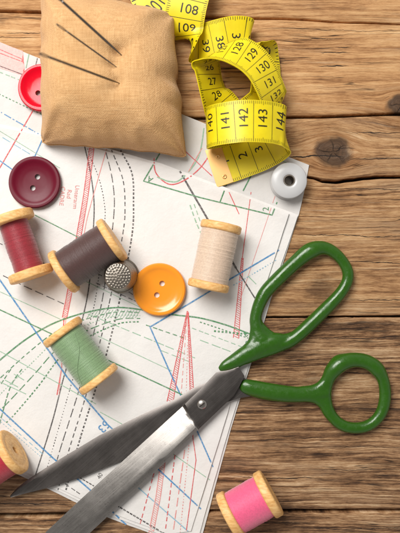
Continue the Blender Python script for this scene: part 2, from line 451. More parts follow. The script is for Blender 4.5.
def sheet(poly, layer, name, parent, ink):
    # densify outline, fill by clipped grid: triangulate outline then refine
    pts = []
    n = len(poly)
    for i in range(n):
        a, b = poly[i], poly[(i + 1) % n]
        L = math.hypot(b[0] - a[0], b[1] - a[1]); m = max(1, int(L / 9))
        for k in range(m):
            t = k / m; x, y = lerp(a[0], b[0], t), lerp(a[1], b[1], t)
            pts.append((x + .35 * n3(x * .05, y * .05, layer), y + .35 * n3(x * .05, y * .05, layer + 7)))
    bm = bmesh.new()
    vs = [bm.verts.new((x, y, 0)) for x, y in pts]
    bm.faces.new(vs)
    # cut by a grid so that the sheet can undulate
    for k in range(-90, 330, 5):
        bmesh.ops.bisect_plane(bm, geom=bm.verts[:] + bm.edges[:] + bm.faces[:], plane_co=(k, 0, 0), plane_no=(1, 0, 0))
    for k in range(0, 560, 5):
        bmesh.ops.bisect_plane(bm, geom=bm.verts[:] + bm.edges[:] + bm.faces[:], plane_co=(0, k, 0), plane_no=(0, 1, 0))
    bm.verts.index_update()
    V = [at(v.co.x, v.co.y, pz(layer, v.co.x, v.co.y)) for v in bm.verts]
    F = [tuple(q.index for q in f.verts) for f in bm.faces]
    bnd = [tuple(v.index for v in e.verts) for e in bm.edges if e.is_boundary]
    bm.free()
    m = len(V)
    V2 = V + [v - Vector((0, 0, 1.3)) for v in V]
    F2 = F + [tuple(i + m for i in reversed(f)) for f in F] + [(a, b, b + m, a + m) for a, b in bnd]
    F2 = [tuple(reversed(f)) for f in F2]
    fm = [0] * len(F2); LV, LF_, LM = ink; o = len(V2)
    V2 = V2 + LV; F2 = F2 + [tuple(i + o for i in f) for f in LF_]; fm += [1 + i for i in LM]
    return obj(name, V2, F2, [M['paper' if layer else 'paper_under']] + [M[i] for i in INKS], parent, True, 40, fm)
pat = thing('sewing_pattern', 'large folded white paper sewing pattern printed with coloured lines lying on the boards', 'pattern sheet', at(100, 330, 0))


INKS = ['ink_black', 'ink_red', 'ink_pink', 'ink_green', 'ink_pale', 'ink_blue', 'ink_teal', 'ink_tint']
LINES = {0: ([], [], []), 1: ([], [], []), 2: ([], [], [])}
LCOUNT = [0]
def quad(layer, q, ink, dz):
    V, F, m = LINES[layer]; o = len(V)
    for x, y in q: V.append(at(x, y, pz(layer, x, y) + dz))
    F.append((o, o + 1, o + 2, o + 3)); m.append(INKS.index(ink))
def dense(pts, smooth, step=3.0):
    if smooth and len(pts) > 2: pts = cat_rom(pts, 12)
    out = [pts[0]]
    for a, b in zip(pts, pts[1:]):
        L = math.hypot(b[0] - a[0], b[1] - a[1]); m = max(1, int(math.ceil(L / step)))
        for k in range(1, m + 1): out.append((lerp(a[0], b[0], k / m), lerp(a[1], b[1], k / m)))
    return out
def line(pts, ink, w=1.0, dash=None, smooth=False, only=None):
    """printed stroke; dash = (on, off, on, off ...) lengths"""
    LCOUNT[0] += 1; dz = .16 + .012 * (LCOUNT[0] % 9) + .002 * (LCOUNT[0] // 9)
    step = 2.5 if not dash else min(2.0, min(dash) * .6)
    d = dense(pts, smooth, step); s = 0.0; per = sum(dash) if dash else 0
    N = []
    for i in range(len(d)):
        a = d[max(0, i - 1)]; b = d[min(len(d) - 1, i + 1)]; L = math.hypot(b[0] - a[0], b[1] - a[1]) or 1
        N.append((-(b[1] - a[1]) / L, (b[0] - a[0]) / L))
    for i in range(len(d) - 1):
        a, b = d[i], d[i + 1]; L = math.hypot(b[0] - a[0], b[1] - a[1]); mid = s + L / 2; s += L
        if dash:
            r = mid % per; on = True; acc = 0
            for k, v in enumerate(dash):
                acc += v
                if r < acc: on = (k % 2 == 0); break
            if not on: continue
        mx, my = (a[0] + b[0]) / 2, (a[1] + b[1]) / 2
        l = top_layer(mx, my)
        if l is None or (only is not None and l not in only): continue
        if top_layer(*a) != l or top_layer(*b) != l: continue
        h = w * .40 * (1 + .12 * n3(mx * .3, my * .3, LCOUNT[0]))
        quad(l, [(a[0] + N[i][0] * h, a[1] + N[i][1] * h), (a[0] - N[i][0] * h, a[1] - N[i][1] * h),
                 (b[0] - N[i + 1][0] * h, b[1] - N[i + 1][1] * h), (b[0] + N[i + 1][0] * h, b[1] + N[i + 1][1] * h)], ink, dz)
def hatch(pts, ink, wid, smooth=False, pitch=2.2):
    """railway band: two rails and slanted rungs"""
    d = dense(pts, smooth, pitch)
    rails = [[], []]
    for i in range(len(d)):
        a = d[max(0, i - 1)]; b = d[min(len(d) - 1, i + 1)]; L = math.hypot(b[0] - a[0], b[1] - a[1]) or 1
        nx, ny = -(b[1] - a[1]) / L, (b[0] - a[0]) / L
        w = wid(i / (len(d) - 1)) if callable(wid) else wid
        rails[0].append((d[i][0] + nx * w / 2, d[i][1] + ny * w / 2)); rails[1].append((d[i][0] - nx * w / 2, d[i][1] - ny * w / 2))
    line(rails[0], ink, .95); line(rails[1], ink, .95)
    for i in range(len(d) - 1): line([rails[0][i], rails[1][i + 1]], ink, .75)
def letters(s, px, py, size, rot, ink, bold=0.0):
    v, f = text2d(s, size, bold); a = R(rot); l = top_layer(px, py)
    if l is None: return
    V, F, m = LINES[l]; o = len(V)
    for x, y in v:
        X = px + x * math.cos(a) - y * math.sin(a); Y = py - (x * math.sin(a) + y * math.cos(a))
        V.append(at(X, Y, pz(l, X, Y) + .34))
    for q in f: F.append(tuple(i + o for i in q)); m.append(INKS.index(ink))

DOT = (1.3, 1.7); DSH = (4.5, 2.5); LNG = (9, 3); DD = (2.2, 1.6); CHN = (8, 2.2, 1.6, 2.2)
# bundle of black curves down the middle
line([(82, 132), (84.5, 145.5), (90, 170), (94, 201), (93, 235), (88.5, 290), (78, 335), (65, 373), (52.5, 421), (37.5, 469), (26, 505)], 'ink_black', 1.5, None, True)
line([(85, 140), (90, 156), (98.5, 177), (104, 201), (104.5, 225), (96, 296), (86, 335), (72, 382), (49.5, 460), (40, 492)], 'ink_black', 1.1, DOT, True)
line([(100, 140), (105.5, 151), (113, 184), (113.5, 219), (103, 296), (94, 332), (78.7, 391), (58.5, 455), (50, 490)], 'ink_black', 1.2, LNG, True)
line([(108, 142), (114, 156), (123, 180), (125, 205), (123, 233), (111, 295), (100, 342), (85.5, 397), (69, 450), (58, 490)], 'ink_black', 1.3, DSH, True)
line([(115, 140), (121, 151), (132, 173.5), (133.5, 201.5), (132, 235), (121, 294), (107, 352), (96, 388), (78.7, 443.5), (66, 490)], 'ink_black', 1.9, DD, True)
line([(107, 148), (100, 172), (88, 215), (84, 235)], 'ink_pink', .9, None, True)
# red bands
hatch([(93, 138), (86, 194), (79, 235), (70, 290), (64.5, 318)], 'ink_red', 4.6, True)
line([(64, 318), (61.5, 370), (57, 395)], 'ink_red', 1.4); line([(66, 318), (59, 395)], 'ink_pink', .8)
hatch([(242.5, 258), (240, 290), (236, 338)], 'ink_red', lambda t: 1.5 + 4 * t)
line([(251, 192), (242, 260)], 'ink_red', .9)
hatch([(187.5, 311), (180, 350), (170, 402)], 'ink_red', lambda t: .6 + 5.5 * t)
hatch([(188, 312), (190, 350), (192, 396)], 'ink_red', lambda t: .6 + 3.2 * t)
line([(186.5, 322), (181, 396)], 'ink_pink', .8, DSH); line([(188, 330), (186, 398)], 'ink_pink', .8, DOT)
for k, (x, y, a) in enumerate([(76, 197, 'Unterarm'), (69, 194, 'Rad'), (62, 196, 'CADRE')]): letters(a, x, y, 6.0, 84 + 180, 'ink_pink')
# corner print top left
line([(-8, 46), (22, 59), (24.5, 78)], 'ink_red', .9); 
for k in range(16): line([(-8, 41 + k * 1.55), (22.5 + k * .15, 52.6 + k * 1.45)], 'ink_tint', 3.9)
line([(-8, 50), (23, 62)], 'ink_red', .9); line([(22.5, 51), (24.5, 78)], 'ink_red', 1.1)
line([(-8, 63), (24, 75)], 'ink_black', 1.2); line([(38, 56), (34, 72)], 'ink_black', 1.1); line([(29, 54), (26, 68)], 'ink_pale', 1.2)
line([(-8, 69), (45, 90)], 'ink_pale', 1.2, DSH); line([(-8, 90.5), (45, 116)], 'ink_green', 1.2, DD)
line([(-8, 107), (45, 137.5)], 'ink_blue', 1.3, CHN); line([(-8, 131), (45, 163)], 'ink_teal', 1.0, LNG)
line([(46, 88), (31, 114), (-2, 171)], 'ink_red', 1.3); line([(44, 136), (35, 156), (26, 176)], 'ink_blue', 1.3)
line([(-8, 155), (30, 182)], 'ink_blue', 1.4); line([(-5, 128), (60, 168)], 'ink_pale', .7)
# greens and reds round the cushion corner
line([(163, 148), (143.5, 181), (200, 197.5), (272, 215), (277, 202)], 'ink_green', 1.5)
line([(220, 202), (226, 186), (228, 181)], 'ink_green', 1.5); line([(243, 191), (255, 168)], 'ink_green', 1.5)
line([(154, 158), (156, 173), (168.5, 184), (183, 181), (200, 168), (214, 148)], 'ink_red', 1.4, None, True)
line([(204, 128), (198, 158), (181, 179), (170, 181.5), (157, 177)], 'ink_pale', 1.5, None, True)
line([(184, 150), (212, 176)], 'ink_red', 1.0); line([(202, 148), (186, 176)], 'ink_pink', .9); line([(228, 190), (239, 214)], 'ink_red', 1.0)
line([(190, 205), (196, 222), (204, 240)], 'ink_pale', 1.5, DSH, True); line([(194, 204), (200, 221)], 'ink_pale', 1.2, DSH, True)
letters('2', 266, 209, 9, 90, 'ink_green'); letters('A', 150, 179, 8, 150, 'ink_green', .01)
line([(178.5, 169), (207, 218), (236, 268)], 'ink_black', 2.4); line([(236, 268), (256, 300), (263, 312)], 'ink_black', 1.7)
line([(300, 168), (270, 156)], 'ink_pale', .8); line([(275, 196), (240, 300)], 'ink_pink', .6)
# blue outlines
line([(279, 250), (150, 327), (169, 370), (198, 433), (213, 467)], 'ink_blue', 1.7)
line([(276, 260), (246, 278), (232, 286)], 'ink_teal', 1.2, DOT); line([(248, 276), (256, 284)], 'ink_pale', 1.0)
line([(-8, 269), (0, 280), (67, 377), (108, 425)], 'ink_blue', 1.9); line([(108, 425), (158, 469), (201, 509)], 'ink_blue', 1.7)
line([(-8, 402), (0, 409), (53, 458), (88, 488), (121, 520), (135, 532)], 'ink_blue', 1.9); line([(-8, 410), (45, 456)], 'ink_teal', 1.0, DSH)
line([(-8, 414), (40, 456)], 'ink_teal', .8, DOT)
letters('53', 103.5, 426.5, 12, 228, 'ink_blue', .02)
# green arcs
ARC = [(-8, 368), (0, 360), (25, 340), (50, 325), (75, 315.5), (100, 309.5), (120, 307.5), (140, 309.5), (172, 314.5), (200, 318), (226, 325), (250, 334)]
line(ARC, 'ink_green', 1.8, None, True)
for k, (o, ds, wd) in enumerate([(7, DSH, 1.1), (13, DOT, 1.0), (19, LNG, 1.1), (26, DD, 1.5)]):
    pts = [(x + o * .55 * sstep(150, 0, x), y + o * (1 - .55 * sstep(60, 150, x)) + o * 1.1 * sstep(70, 0, x)) for x, y in ARC[:8]]
    line(pts, 'ink_green' if k != 1 else 'ink_pale', wd, ds, True)
for x in range(92, 142, 3): line([(x, 309.5 + abs(x - 118) * .04), (x - 5, 318)], 'ink_pale', .6)
line([(-8, 306), (185, 396)], 'ink_green', 1.5)
for pts, w_, d_ in [(((-8, 288), (60, 319)), .8, None), (((88, 314), (195, 358)), 1.0, LNG), (((98, 336), (172, 371)), .8, None), (((146, 325), (184, 338)), 1.2, DSH),
                    (((-4, 349), (96, 404)), .9, None), (((100, 412), (122, 424)), .9, None), (((35, 215), (78, 237)), 1.2, None), (((200, 340), (232, 352)), 1.0, LNG),
                    (((192, 328), (245, 348)), .9, DSH), (((200, 322), (248, 338)), 1.3, DD), (((173, 454), (210, 480)), .9, None), (((160, 350), (190, 362)), .8, LNG), (((-4, 380), (26, 394)), .9, None), (((62, 270), (150, 312)), .7, None)]:
    line(list(pts), 'ink_pale' if w_ < 1.15 else 'ink_green', w_, d_)
line([(22, 369), (10, 388), (-2, 430)], 'ink_green', 1.3, DSH, True); line([(11, 369), (-3, 390)], 'ink_green', 1.1, DSH)
line([(5, 380), (18, 387)], 'ink_pale', 1.0); line([(14, 374), (24, 380)], 'ink_pale', 1.0)
letters('a', 246, 335, 10, 200, 'ink_green', .02); letters('o', 247, 342, 7, 0, 'ink_green', .03)
line([(214, 331), (246, 334)], 'ink_green', 2.2, DD)
# black cross lines at left
line([(-8, 240), (24, 254), (60, 271)], 'ink_black', 1.0, DSH); line([(-8, 270), (24, 286), (64, 304)], 'ink_black', 1.1, LNG)
line([(62, 256), (110, 280), (160, 312)], 'ink_black', .9, LNG); line([(96, 283), (146, 306)], 'ink_black', .9, DSH)
# bottom: red bundle, black dots
hatch([(163, 462), (158, 498), (151, 533)], 'ink_pink', 4.5)
line([(156, 466), (139, 528)], 'ink_red', 1.1, DSH); line([(175, 455), (165, 533)], 'ink_red', 1.2, DSH)
line([(184.7, 450), (173, 533)], 'ink_pink', 1.1, LNG); line([(193, 438), (196, 460), (186, 533)], 'ink_red', 1.0); line([(189, 445), (180, 533)], 'ink_pink', .9, DOT)
line([(192, 400), (193, 438)], 'ink_red', 1.1)
line([(137.5, 487), (190, 533)], 'ink_teal', 1.3); line([(104, 498), (116, 505), (165, 534)], 'ink_black', 1.7, DD)
line([(60, 466), (94, 486)], 'ink_black', 1.4, DD); line([(48, 472), (80, 494)], 'ink_black', 1.0, DSH); line([(32, 485), (64, 501)], 'ink_black', 1.0, LNG)
letters('001', 121, 498, 7, 62, 'ink_black'); letters('40', 128, 494, 7, 62, 'ink_black'); letters('40', 100, 476, 6, 62, 'ink_black')
sheets = [sheet(LAY[l], l, 'paper_layer', pat, LINES[l]) for l in range(3)]

PZ = 5.0   # resting height on the folded sheet

# ------------------------------------------------------------------ spools
def spool(name, label, e0, e1, D, thread_d, tmat, z0, fl=8.0, group='thread spools lying about', strand=None, label2=None):
    r = D / 2; zc = z0 + r
    a = at(*e0, zc); b = at(*e1, zc); ax = (b - a).normalized()
    L = (b - a).length
    c = (a + b) / 2; org = Vector((c.x, c.y, z0))
    t = thing(name, label, 'spool', org, group)
    hole = 3.4
    for s, p in ((-1, a), (1, b)):
        h = fl / 2
        prof = [(hole, -h), (r - 2.4, -h), (r - .9, -h + .35), (r - .15, -h + 1.3), (r, -h + 2.0), (r, h - 1.9), (r - .2, h - 1.2), (r - 1.1, h - .35), (r - 2.2, h - .05), (r - 6, h + .05), (r - 6.5, h - .15), (r - 7, h + .05), (hole + 1.4, h + .1), (hole + .2, h - .5), (hole, h - 4), (hole, 0)]
        seed = random.random() * 50
        V, F = lathe(prof, p, ax * s, 56, True, lambda j, rr, hh, tt: .10 * n3(math.cos(tt) * 1.5 + seed, math.sin(tt) * 1.5, hh))
        obj('flange', V, F, M['spool'], t, True, 50)
    V, F = lathe([(hole, -L / 2 + fl / 2 - 4), (5.5, -L / 2 + fl / 2 - 4), (5.5, L / 2 - fl / 2 + 4), (hole, L / 2 - fl / 2 + 4)], c, ax, 28, True)
    obj('core', V, F, M['spool'], t, True, 40)
    hl = L / 2 - fl / 2 + .3; rt = thread_d / 2
    n = int(2 * hl / 1.15); prof = [(5.0, -hl)]; sd = random.random() * 90
    for i in range(n):
        for k in range(4):
            h = -hl + 2 * hl * (i + k / 4) / n
            bulge = 1.0 - .35 * abs(h / hl) ** 6
            prof.append((rt - .9 + .9 * bulge + math.sin(math.pi * (k / 4)) * .46 + .32 * n3(i * .7, sd) + .45 * n3(i * .11, sd + 5), h))
    prof.append((5.0, hl))
    pitch = 2 * hl / n
    V, F = lathe(prof, c, ax, 56, False, lambda j, rr, hh, tt: .12 * n3(hh * .6, math.cos(tt) * 2, math.sin(tt) * 2 + sd))
    th = obj('thread', V, F, tmat, t, True, None)
    if strand:
        A = ax.orthogonal().normalized()
        up = Vector((0, 0, 1)); side = ax.cross(up)
        pts, rad = [], []
        for i in range(41):
            q = i / 40; ang = lerp(strand[0], strand[1], q) + .12 * math.sin(q * 7)
            d = up * math.cos(ang) + side * math.sin(ang)
            pts.append(c + ax * lerp(strand[2], strand[3], q) + d * (rt + .62)); rad.append(.30)
        V, F = tube(pts, rad, 8)
        obj('loose_strand', V, F, tmat, th)
    return t
TH = dict(green=mat_thread('green_thread', (126, 156, 112), (166, 188, 150)), brown=mat_thread('brown_thread', (74, 46, 42), (124, 84, 88)),
          wine=mat_thread('wine_thread', (150, 28, 44), (192, 60, 74)), red=mat_thread('red_thread', (176, 28, 52), (210, 60, 80)),
          pink=mat_thread('pink_thread', (238, 96, 138), (250, 150, 180)), cream=mat_thread('cream_thread', (218, 192, 168), (238, 218, 200)))
spool('thread_spool', 'wooden spool of sage green thread lying on the printed pattern', (63, 332), (98.5, 379), 43, 36, TH['green'], PZ - .4, 7.5, strand=(.75, -.7, 22, -20))
spool('thread_spool', 'wooden spool of dark brown thread leaning toward the metal thimble', (64, 271.5), (112, 240), 46, 39, TH['brown'], PZ - .4, 7.5)
spool('thread_spool', 'wooden spool of wine red thread below the dark red button', (12, 218.5), (31, 274), 43, 28, TH['wine'], PZ - .4, 9)
spool('thread_spool', 'wooden spool of bright red thread near the dark scissor tip, cut by left edge', (12, 452), (-36, 484), 46, 38, TH['red'], PZ - .4, 8)
spool('thread_spool', 'short wooden spool of bright pink thread lying on bare boards', (268, 494), (231, 515), 47, 41, TH['pink'], 0, 9)
spool('thread_spool', 'wooden spool of pale cream thread lying right of the orange button', (221, 227), (208.5, 285.5), 40, 36, TH['cream'], PZ - .4, 8)

# ------------------------------------------------------------------ buttons
def button(label, c, rad, mat, z0, holes, hr):
    C = at(*c, z0 + 3); C.z = 0
    t = tag(obj('button', *button_mesh(rad, holes, hr, Vector((C.x, C.y, z0))), mat, None, True, 42), label, 'button', 'two hole buttons')
    return t
def button_mesh(rad, holes, hr, org):
    """disc with a raised rounded rim, dished centre and real through holes"""
    T = 6.0
    bm = bmesh.new()
    # 2d triangulated face with holes: polar grid, snapped round the holes
    rings = [1.0, .985, .95, .90, .84, .78, .7, .6, .5, .42]
    segs = 72
    def ztop(q):
        if q > .95: return T - 1.9 * ((q - .95) / .05) ** 2
        if q > .84: return T
        return T - .9 - 2.3 * (1 - (q / .84) ** 2) + .9 * sstep(.74, .84, q)
    V, F = [], []
    for q in rings:
        for k in range(segs):
            a = 2 * math.pi * k / segs; V.append((q * rad * math.cos(a), q * rad * math.sin(a), ztop(q)))
    for i in range(len(rings) - 1):
        for k in range(segs):
            l = (k + 1) % segs; F.append((i * segs + k, i * segs + l, (i + 1) * segs + l, (i + 1) * segs + k))
    # side and underside
    n0 = len(V)
    for q, z in ((1.0, T - 3.6), (.93, .6), (.86, 0.0), (.42, 0.0)):
        for k in range(segs):
            a = 2 * math.pi * k / segs; V.append((q * rad * math.cos(a), q * rad * math.sin(a), z))
    chain = [0] + [n0 + i * segs for i in range(4)]
    for i in range(4):
        for k in range(segs):
            l = (k + 1) % segs; F.append((chain[i] + k, chain[i] + l, chain[i + 1] + l, chain[i + 1] + k))
    for i, v in enumerate(V): bm.verts.new(v)
    bm.verts.ensure_lookup_table()
    for f in F: bm.faces.new([bm.verts[i] for i in f])
    # inner disc with holes, top and bottom, joined by hole walls
    def disc(z_fn, ring_start):
        bm.verts.ensure_lookup_table()
        edges = []
        outer = [bm.verts[ring_start + k] for k in range(segs)]
        for k in range(segs): edges.append(bm.edges.get((outer[k], outer[(k + 1) % segs])) or bm.edges.new((outer[k], outer[(k + 1) % segs])))
        loops = []
        for hx, hy in holes:
            lp = [bm.verts.new((hx + hr * math.cos(2 * math.pi * k / 20), hy + hr * math.sin(2 * math.pi * k / 20), z_fn)) for k in range(20)]
            for k in range(20): edges.append(bm.edges.new((lp[k], lp[(k + 1) % 20])))
            loops.append(lp)
        bmesh.ops.triangle_fill(bm, edges=edges, use_beauty=True)
        return loops
    top = disc(ztop(.42), (len(rings) - 1) * segs)
    bot = disc(0.0, n0 + 3 * segs)
    bm.verts.ensure_lookup_table()
    for a, b in zip(top, bot):
        for k in range(20):
            l = (k + 1) % 20
            try: bm.faces.new((a[k], a[l], b[l], b[k]))
            except ValueError: pass
    bmesh.ops.recalc_face_normals(bm, faces=bm.faces); bm.verts.index_update()
    V = [v.co + org for v in bm.verts]; F = [tuple(v.index for v in f.verts) for f in bm.faces]
    bm.free()
    return V, F
button('large dark wine red button with raised rim above the wine red spool', (35, 182.5), 25.8, M['wine'], PZ - .6, [(2.6, 5.6), (-2.0, -5.4)], 2.7)
button('bright scarlet button half hidden under left edge of the pincushion', (42, 88), 23.5, M['scarlet'], 3.2, [(-3.8, -5.0), (4.6, 3.5)], 2.7)
button('glossy orange button between thimble and cream spool', (159.5, 289.5), 26.2, M['orange'], PZ - .6, [(2.6, 6.0), (-2.6, -5.4)], 2.7)

# ------------------------------------------------------------------ bobbin, thimble
bc = at(288, 181.5, 8); bc.z = 2.6
b_ = thing('bobbin', 'small white plastic bobbin standing on end at the pattern corner', 'bobbin', bc)
def ringp(z0, z1, r, hole): return [(hole, z0), (r - 1, z0), (r, z0 + .8), (r, z1 - .9), (r - .8, z1 - .1), (r - 6, z1 + .7), (hole + 3.2, z1 + 1.2), (hole + .9, z1 + .8), (hole, z1 - .2)]
obj('flange', *lathe(ringp(0, 2.4, 17.6, 5.2), bc, (0, 0, 1), 56, True), M['white'], b_, True, 45)
obj('flange', *lathe(ringp(12, 14.4, 17.6, 5.2), bc, (0, 0, 1), 56, True), M['white'], b_, True, 45)
obj('core', *lathe([(5.2, .5), (6.8, .5), (6.8, 13), (5.2, 13)], bc, (0, 0, 1), 40, True), M['white'], b_, True, 45)
obj('sleeve', *lathe([(4.1, .2), (5.3, .2), (5.3, 14.0), (5.9, 14.7), (5.5, 15.3), (4.7, 15.3), (4.1, 14.6)], bc, (0, 0, 1), 40, True), M['thimble'], b_, True, 45)
prof = [(6.5, 2.3)]
for i in range(9):
    for k in range(4): prof.append((15.6 + .4 * math.sin(math.pi * k / 4) + .3 * n3(i * .9, 2), 2.3 + 9.8 * (i + k / 4) / 9))
prof.append((6.5, 12.1))
obj('thread', *lathe(prof, bc, (0, 0, 1), 48), M['white_thread'], b_)

tc = at(122.5, 275.5, 0); tc.z = PZ - .5
th_ = thing('thimble', 'small dimpled metal thimble standing beside the brown spool', 'thimble', tc)
prof = [(14.6, 0.0), (16.6, 0.0), (17.2, .8), (16.6, 1.8), (16.3, 2.4)]
for i in range(1, 45): prof.append((16.2 - 3.2 * (i / 44) ** 1.2, 2.4 + 31 * i / 44))
nb = len(prof)
for i in range(1, 9): a = R(90 * i / 8 * .92); prof.append((13.0 - 3.4 * (1 - math.cos(a)), 33.4 + 3.2 * math.sin(a)))
for i in range(1, 40): prof.append((9.4 * (1 - i / 39.5), 36.65 + .7 * math.sin(i / 39 * 1.57)))
prof_in = [(.1, 34.5), (9.5, 34.0), (12.0, 31), (14.6, 0)]
def dimple(j, r, h, t):
    if j < 9 or j >= nb: return 0.0
    row = (h - 5) / 3.0; k = int(round(row)); dv = (row - k) * 3.0
    nn = 26; ph = t * nn / (2 * math.pi) + (.5 if k % 2 else 0); du = (ph - round(ph)) * 2 * math.pi * r / nn
    d = math.hypot(dv, du)
    return -.75 * (1 - sstep(.55, 1.35, d))
V, F = lathe(prof + prof_in, tc, (0, 0, 1), 156, True, dimple)
# dimples in the crown
for i, v in enumerate(V):
    h = v.z - tc.z
    x, y = v.x - tc.x, v.y - tc.y; r = math.hypot(x, y)
    if h > 35.8 and r < 13.2 and h < 40:
        k = round(r / 2.6); nn = max(1, int(2 * math.pi * k * 2.6 / 2.8))
        ph = math.atan2(y, x) / (2 * math.pi) * nn; du = (ph - round(ph)) * 2 * math.pi * max(r, .4) / nn
        v.z -= .85 * (1 - sstep(.35, 1.15, math.hypot(r - k * 2.6, du)))
obj('metal_cap', V, F, M['thimble'], th_, True, 60)
V, F = lathe([(16.4, 2.2), (17.3, 2.5), (17.5, 3.2), (17.2, 3.9), (16.2, 4.2)], tc, (0, 0, 1), 72)
obj('rim_band', V, F, M['thimble'], th_)

# ------------------------------------------------------------------ pincushion
corner = [(38.5, -7), (175, 14), (187.5, 157.5), (39, 145.5)]     # outline at the seam
SZ = 11.0; PH = 56.0
def cushion_pt(u, v, top):
    pu = u * (1 - (.10 if u < 0 else .05) * (1 - v ** 4) * abs(u) ** 2); pv = v * (1 - .055 * (1 - u ** 4) * abs(v) ** 2)
    a, b = (pu + 1) / 2, (pv + 1) / 2
    q = [at(*c, SZ) for c in corner]
    p = (q[0] * (1 - a) + q[1] * a) * (1 - b) + (q[3] * (1 - a) + q[2] * a) * b
    f = max(0, (1 - abs(u) ** 5.0)) ** .5 * max(0, (1 - abs(v) ** 4.0)) ** .55
    f *= 1 - .16 * (u * u + v * v) * .5
    x, y = p.x, p.y
    # uneven hand-sewn outline: blunt corners, slack edges
    rim = sstep(.55, 1.0, max(abs(u), abs(v)))
    x += rim * (1.9 * n3(v * 2.3, u * .8, 21) + .8 * n3(v * 6, u, 23)); y += rim * (2.2 * n3(u * 2.4, v * .8, 31) + .9 * n3(u * 6.5, v, 33))
    cr = sstep(.86, 1.0, abs(u)) * sstep(.86, 1.0, abs(v)); cr *= .4 if (u > 0 and v > 0) else 1; x -= cr * 4.0 * math.copysign(1, u); y += cr * 3.0 * math.copysign(1, v)
    x += 3.0 * sstep(.6, 1, u) * (math.exp(-((v - .22) / .13) ** 2) - .8 * math.exp(-((v + .02) / .12) ** 2))
    if top:
        # plump sides hang out past the seam between the corners
        bul = 4 * f * (1 - f)
        gx = sstep(.72, .96, abs(u)) * math.copysign(1, u) * (1 - abs(v) ** 4); gy = sstep(.72, .96, abs(v)) * math.copysign(1, v) * (1 - abs(u) ** 4)
        x += gx * bul * 2.2; y -= gy * bul * 3.0
        z = SZ + PH * f
        wr = 3.6 * n3(x * .022, y * .022, 3.0) + 1.9 * n3(x * .05, y * .045, 8.0)
        # creases pulled into the corners and along the edges
        for su, sv in ((-1, -1), (1, -1), (1, 1), (-1, 1)):
            du, dv = u - su, v - sv; r = math.hypot(du, dv)
            wr += 4.2 * math.exp(-(r / .55) ** 2) * math.sin(math.atan2(dv * sv, du * su) * 7 + su)
        eu = math.exp(-((1 - abs(v)) / .16) ** 2); ev = math.exp(-((1 - abs(u)) / .14) ** 2)
        wr += 7.0 * eu * n3(u * 3.6, v, 11) + 6.5 * ev * n3(v * 3.6, u, 17)
        z += wr * (f ** .5)
        # folds running in from the front corners and the right side
        for (au, av, bu, bv, dp, rr) in ((-.98, .98, -.55, .62, 11.0, .085), (-.80, .99, -.45, .80, 3.5, .06), (.97, .98, .62, .70, 9.0, .08), (.99, .10, .70, .02, 5.5, .06), (.99, .42, .74, .36, 3.5, .05), (.1, .99, .02, .74, 6.0, .08), (.5, .99, .42, .76, 6.0, .07), (-.35, .99, -.3, .72, 6.0, .09), (-.98, -.3, -.8, -.2, 3.0, .06), (.95, -.98, .6, -.6, 4.0, .07)):
            vu, vv = bu - au, bv - av; t = max(0, min(1, ((u - au) * vu + (v - av) * vv) / (vu * vu + vv * vv)))
            z -= dp * math.exp(-(math.hypot(u - au - vu * t, v - av - vv * t) / rr) ** 2) * (1 - t) ** .7 * min(1, f * 1.5)
        for (px, py, dp, rr) in DIMP:
            d = math.hypot(x - px, (y - py)); z -= dp * math.exp(-(d / rr) ** 2)
        for (ax_, ay_, bx_, by_, dp, rr) in CREASE:
            vx, vy = bx_ - ax_, by_ - ay_; t = max(0, min(1, ((x - ax_) * vx + (y - ay_) * vy) / (vx * vx + vy * vy)))
            d = math.hypot(x - ax_ - vx * t, y - ay_ - vy * t); z -= dp * math.exp(-(d / rr) ** 2) * (1 - .8 * t)
        z = max(z, SZ - 1)
    else:
        z = lerp(SZ, 4.0, min(1, f * 1.6))
        if f > 0: z = max(3.9, z)
    return Vector((x, y, z))
TOPZ = SZ + PH
ENT = [(117, 51), (113, 64.5), (116, 82)]
DIMP = []; CREASE = []
for (px, py) in ENT:
    e = at(px, py, TOPZ - 2); DIMP.append((e.x, e.y, 3.0, 4.0)); DIMP.append((e.x, e.y, 2.0, 11.0))
e0 = at(118, 48, TOPZ); e1 = at(116, 85, TOPZ); CREASE.append((e0.x, e0.y, e1.x, e1.y, 1.6, 6.0))
e0 = at(120, 50, TOPZ); e1 = at(152, 28, TOPZ); CREASE.append((e0.x, e0.y, e1.x, e1.y, 2.0, 5.0))
e0 = at(117, 83, TOPZ); e1 = at(140, 112, TOPZ); CREASE.append((e0.x, e0.y, e1.x, e1.y, 1.3, 6.0))
pc = thing('pincushion', 'plump square tan linen pincushion lying on the top edge of the pattern', 'pincushion', at(110, 72, 0))
n = 110
V, F = [], []
idx = {}
def wp(i): 
    t = -1 + 2 * i / n
    return math.copysign(abs(math.sin(t * math.pi / 2)) ** .9, t)
for top in (1, 0):
    for i in range(n + 1):
        for j in range(n + 1):
            if not top and (i in (0, n) or j in (0, n)): idx[(0, i, j)] = idx[(1, i, j)]; continue
            idx[(top, i, j)] = len(V); V.append(cushion_pt(wp(i), wp(j), top))
    for i in range(n):
        for j in range(n):
            q = [idx[(top, i, j)], idx[(top, i + 1, j)], idx[(top, i + 1, j + 1)], idx[(top, i, j + 1)]]
            F.append(tuple(q if top else reversed(q)))
obj('linen_cover', V, F, M['linen'], pc)
